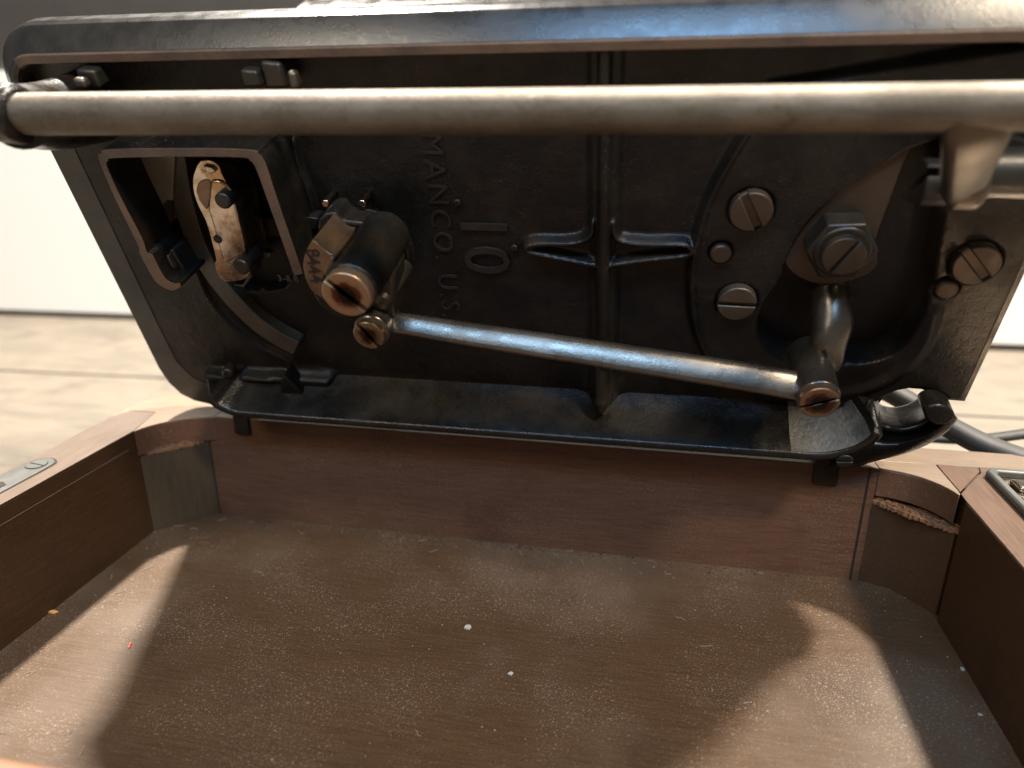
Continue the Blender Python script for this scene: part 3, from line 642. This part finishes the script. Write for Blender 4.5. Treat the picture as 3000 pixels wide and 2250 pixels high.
crescent('chipped_ledge', (-1.822, 2.062), (-1.630, 2.252), -.098, .012, 2)
# right rim with insert, corner block and metal tray
bx2('right_rim', [(XR, YFO), (XR, 2.06), (XR+.003, 2.10), (1.085, 2.265), (1.095, 2.305), (1.31, 2.306), (XRO, 2.306), (XRO, YFO)], -TV, .0, M['dirty_rim'], .0015)
bx2('rim_insert', [(.968, 2.302), (1.092, 2.302), (1.082, 2.268), (.966, 2.108)], -TV, .0015, M['dirty_rim'], .001)
arcR = [(.963-.20+.20*math.cos(t), 2.036+.20*math.sin(t)) for t in np.linspace(math.pi/2, .25, 12)]
bx2('corner_block', [(.777, 2.298)]+[(.777, 2.238)]+arcR[1:]+[(.962, 2.095), (.964, 2.112), (.964, 2.298)], -.10, -TV, M['wall_wood'], .003)
bx2('corner_veneer', [(.777, 2.298)]+[(.777, 2.238)]+arcR[1:]+[(.962, 2.095), (.964, 2.112), (.964, 2.298)], -TV, .001, M['rim_wood_x'], .0015)
crescent('chipped_ledge', (.760, 2.262), (.985, 2.075), -.115, .016, 5)
bx2('back_corner_post', [(.752, 2.248), (.775, 2.243), (.868, 2.205), (.968, 2.085), (1.03, 2.13), (.95, 2.30), (.75, 2.29)], ZF-.01, -.12, M['side_wood'], .004)
cbox('right_block', (XR+.12, YFO+.004, ZB), (XRO-.004, YBO-.006, -.30), M['side_wood'])
# back-left front corner of the opening
arcF = [(-1.804+.25-.25*math.cos(t), .982-.25*math.sin(t)) for t in np.linspace(.25, math.pi/2, 10)]
bx2('front_corner_rim', [(-1.85, .70)]+arcF+[(-1.5, .70)], -.10, .001, M['front_wood'], .004)
for x0 in (XLO, XR+.12): pass
cbox('front_rim', (XL+.01, YFO+.001, -.003), (XR-.01, YF+.002, .012), M['front_wood'], .012)
# lighter line on the side walls where the rim strip ends
cbox('rim_line', (XL-.01, YF, -.0615), (XL+.0015, 2.02, -.0590), M['rim_wood'], 0)
# joint between wall and post, dark gaps
bx2('joint_gap', [(-1.631, 2.234), (-1.627, 2.2365), (-1.627, 2.242), (-1.640, 2.242)], ZF, -.01, M['crack'], 0)
bx2('joint_gap', [(.747, 2.2365), (.752, 2.233), (.757, 2.242), (.746, 2.244)], ZF, -.002, M['crack'], 0)
# dust drift along the foot of the back wall
r = random.Random(11); bm = bmesh.new()
for i in range(520):
    x = -1.55+2.1*r.random(); dens = math.exp(-((x+.35)/.55)**2)
    if r.random() > dens+.15: continue
    y = 2.236-abs(r.gauss(0, .022)); s = .002+.004*r.random(); a = r.random()*3
    add_prism(bm, [(x+s*math.cos(a+t), y+s*.6*math.sin(a+t)) for t in (0, 2.1, 4.2)], ZF-.001, ZF+.001+.0015*r.random())
tag(finish('dust', bm, M['dustgrey'], case, off=OC, smooth=False), kind='stuff')
r = random.Random(5); bm = bmesh.new()
for i in range(210):
    x = XL+.03+(XR-XL-.06)*r.random(); y = YF+.1+(YB-YF-.12)*r.random(); s = .0012+.0030*r.random()**3; a = r.random()*3
    add_prism(bm, [(x+s*math.cos(a+t), y+s*.7*math.sin(a+t)) for t in (0, 2.1, 4.2)], ZF-.001, ZF+.0015+.002*r.random())
tag(finish('grit', bm, M['grit'], case, off=OC, smooth=False), kind='stuff')
# lint fibres gathered towards the walls
r = random.Random(21); bm = bmesh.new()
for i in range(46):
    if r.random() < .6: x, y = (XL+.03+abs(r.gauss(0, .09)), YF+.35+1.1*r.random()) if r.random() < .5 else (-1.5+2.1*r.random(), YB-.02-abs(r.gauss(0, .05)))
    else: x, y = XL+.1+2.5*r.random(), 1.05+1.1*r.random()
    a = r.random()*6.28; L_ = .012+.030*r.random(); pts = []
    for k in range(5):
        pts.append((x, y, ZF+.0022+.002*r.random())); x += L_/4*math.cos(a); y += L_/4*math.sin(a); a += r.gauss(0, .6)
    add_sweep(bm, pts, lambda i_, t_: ell(.0009, .0009, 4))
tag(finish('lint_fibres', bm, M['grit'], case, off=OC), kind='stuff')
# lock plate on the left rim
lk = sm([(-1.861, 1.40), (-1.861, 1.60), (-1.861, 1.735), (-1.870, 1.772), (-1.905, 1.792), (-1.945, 1.775), (-1.957, 1.735), (-1.957, 1.60), (-1.957, 1.40)], 5)
bx2('lock_recess', [(p[0]+(p[0]+1.909)*.07, p[1]+(.006 if p[1] > 1.6 else 0)) for p in lk], -.004, .0015, M['crack'], 0)
lp = bx2('lock_plate', lk, -.004, .004, M['zinc'], .002)
bm = bmesh.new(); add_screw(bm, (0, 0), 0, .004, .030, -.15, .09, .8); s = finish('lock_screw', bm, M['zinc'], lp, .0015)
s.location = Vector((-1.907-OC[0], 1.738-OC[1], .0030-OC[2]))*S
bm = bmesh.new(); add_prism(bm, circle((-1.907, 1.738), .0325, 32), -.002, .0048); o = finish('screw_seat', bm, M['crack'], lp, off=OC)
bm = bmesh.new(); add_prism(bm, [(-1.935, 1.45), (-1.885, 1.45), (-1.885, 1.60), (-1.91, 1.615), (-1.935, 1.60)], .0, .0055); finish('latch_slot', bm, M['crack'], lp, off=OC)
# metal tray let into the right rim
trs = [(1.075, 1.25), (1.085, 2.235), (1.105, 2.262), (1.9, 2.262), (1.9, 1.25)]
tin = [(1.098, 1.28), (1.108, 2.215), (1.122, 2.235), (1.87, 2.235), (1.87, 1.28)]
tray = bx2('metal_tray', trs, .0, .022, M['zinc'], .004); 
bpy.data.objects.remove(tray)
bm = bmesh.new(); add_prism(bm, trs, -.001, .024, holes=[tin[::-1]]); tray = finish('metal_tray', bm, M['zinc'], case, .006, off=OC)
bm = bmesh.new(); add_prism(bm, tin, -.004, .004); finish('tray_base', bm, M['bright'], tray, off=OC)
for k, (y0, y1, z1) in enumerate(((2.13, 2.19, .022), (2.07, 2.10, .016), (1.6, 1.9, .014))):
    bm = bmesh.new(); add_prism(bm, [(1.135+.01*k, y0), (1.85, y0), (1.85, y1), (1.13+.01*k, y1)], .003, z1); finish('tray_rib', bm, M['bright'], tray, .008, 3, off=OC)

# ------------------------------------------------------------------ small things lying in the case
def crumb(name, label, cat, x, y, pts, h, mat, tilt=0.):
    e = prism(name, pts, 0, h, mat, None, bevel=.0006); e.location = (x*S, y*S, ZF*S+.00005); e.rotation_euler = (tilt, 0, 0); return tag(e, label, cat)
def onfloor(px, py, z=ZF):
    d = cr*((px-1106)/1516)-cu*((py-829.5)/1516)+cf; t = (z-1)/d.z; return (d.x*t, d.y*t)
x, y = onfloor(1010, 1357); crumb('paint_chip', 'pale blue-grey paint chip lying near the middle of the case floor', 'chip', x, y, [(-.010, -.006), (.007, -.009), (.012, .002), (.005, .012), (-.008, .008)], .005, M['paper'])
x, y = onfloor(1103, 1456); crumb('paint_chip', 'small white paint chip on the case floor, in front of the blue-grey one', 'chip', x, y, [(-.008, -.004), (.004, -.007), (.008, .003), (-.002, .006)], .004, M['paper'])
x, y = onfloor(114, 1323); crumb('wood_splinter', 'orange wood splinter on the case floor beside the left wall', 'splinter', x, y, [(-.016, -.006), (.010, -.007), (.018, .004), (-.004, .007)], .005, M['orange'])
x, y = onfloor(280, 1396); crumb('lint', 'curled bit of red lint on the bright left part of the case floor', 'lint', x, y, [(-.004, .012), (-.001, .013), (.002, .002), (.008, -.008), (.004, -.010), (-.002, 0)], .004, M['red'])
x, y = onfloor(2078, 1447); crumb('crumb', 'whitish crumb in the shadow by the right wall of the case', 'crumb', x, y, [(-.005, -.004), (.004, -.005), (.006, .003), (-.003, .006)], .006, M['paper'])
x, y = onfloor(2116, 1545); crumb('crumb', 'tiny cream flake near the lower right of the case floor', 'crumb', x, y, [(-.004, -.003), (.006, -.003), (.004, .003), (-.004, .004)], .004, M['paper'])

# ------------------------------------------------------------------ cords behind the machine
def air(px, py, y):
    d = cr*((px-1106)/1516)-cu*((py-829.5)/1516)+cf; t = y/d.y; return (d.x*t, y, 1+d.z*t)
cord = empty('power_cord', air(1930, 850, 2.62)); OK = tuple(cord.location/S)
tag(cord, 'thick ribbed black rubber cord leaving the machine on the right', 'cord')
kp = [air(1780, 800, 2.75), air(1880, 826, 2.70), air(1950, 860, 2.62), air(2040, 915, 2.58), air(2130, 962, 2.52), air(2240, 1003, 2.44), air(2420, 1065, 2.38)]
tube('cord_sheath', kp, [(.050, .034)]*2, M['rubber'], cord, n=20, off=OK, sq=.8)
for k in range(4):
    off = -.018+.006*k
    path = [np.array(p) for p in catmull(kp, 8)]
    path = [(p[0]-.004+off*.3, p[1]-.035, p[2]-.016+off) for p in path]
    bm = bmesh.new(); add_sweep(bm, path, lambda i, t: ell(.0022, .0022, 6)); finish('cord_rib', bm, M['rubber'], cord, off=OK)
thin = tube('lamp_cord', [air(1900, 925, 2.85), air(1985, 943, 2.85), air(2060, 949, 2.83), air(2130, 948, 2.8), air(2300, 925, 2.9)], [(.026, .018)]*2, M['rubber'], None, n=14)
tag(thin, 'thinner dark cord running level beneath the thick ribbed one', 'cord')

# ------------------------------------------------------------------ room floor and walls
AN = math.radians(3.1); ca, sa = math.cos(AN), math.sin(AN)
def rot(x, y): return (x*ca-y*sa, x*sa+y*ca)
WN = 6.49       # distance of the wall along its own normal
bm = bmesh.new(); add_prism(bm, [rot(*p) for p in [(-16, -8), (16, -8), (16, WN+.3), (-16, WN+.3)]], ZB-.09, ZB-.045)
floor = tag(finish('room_floor', bm, M['joint'], None), kind='structure')
pw = 1.72; g = .018; k = 0; yy = WN; mesh_cache = {}
while yy > -2:
    y1 = yy; y0 = yy-pw; x0 = -15+((k*4.3) % 7)
    for j in range(3):
        a0 = x0+j*11.5-8; a1 = a0+11.5
        bm = bmesh.new(); add_prism(bm, [rot(a0+g, y0+g), rot(a1-g, y0+g), rot(a1-g, y1-g), rot(a0+g, y1-g)], ZB-.05, ZB-.022+.001*((k+j) % 2))
        p = finish('plank', bm, M['plank'], floor, .003)
    yy -= pw; k += 1
bm = bmesh.new(); add_prism(bm, [rot(*p) for p in [(-16, WN), (16, WN), (16, WN+.25), (-16, WN+.25)]], ZB-.035, 1.62)
wall = tag(finish('wall', bm, M['white'], None), kind='structure')
bm = bmesh.new(); add_prism(bm, [rot(*p) for p in [(-16, WN+.06), (16, WN+.06), (16, WN+.3), (-16, WN+.3)]], 1.621, 9)
tag(finish('upper_wall', bm, M['grey_wall'], None), kind='structure')
bm = bmesh.new(); add_prism(bm, [rot(*p) for p in [(-16, WN-.012), (16, WN-.012), (16, WN), (-16, WN)]], ZB-.03, ZB+.035)
finish('wall_sealant', bm, M['joint'], wall)
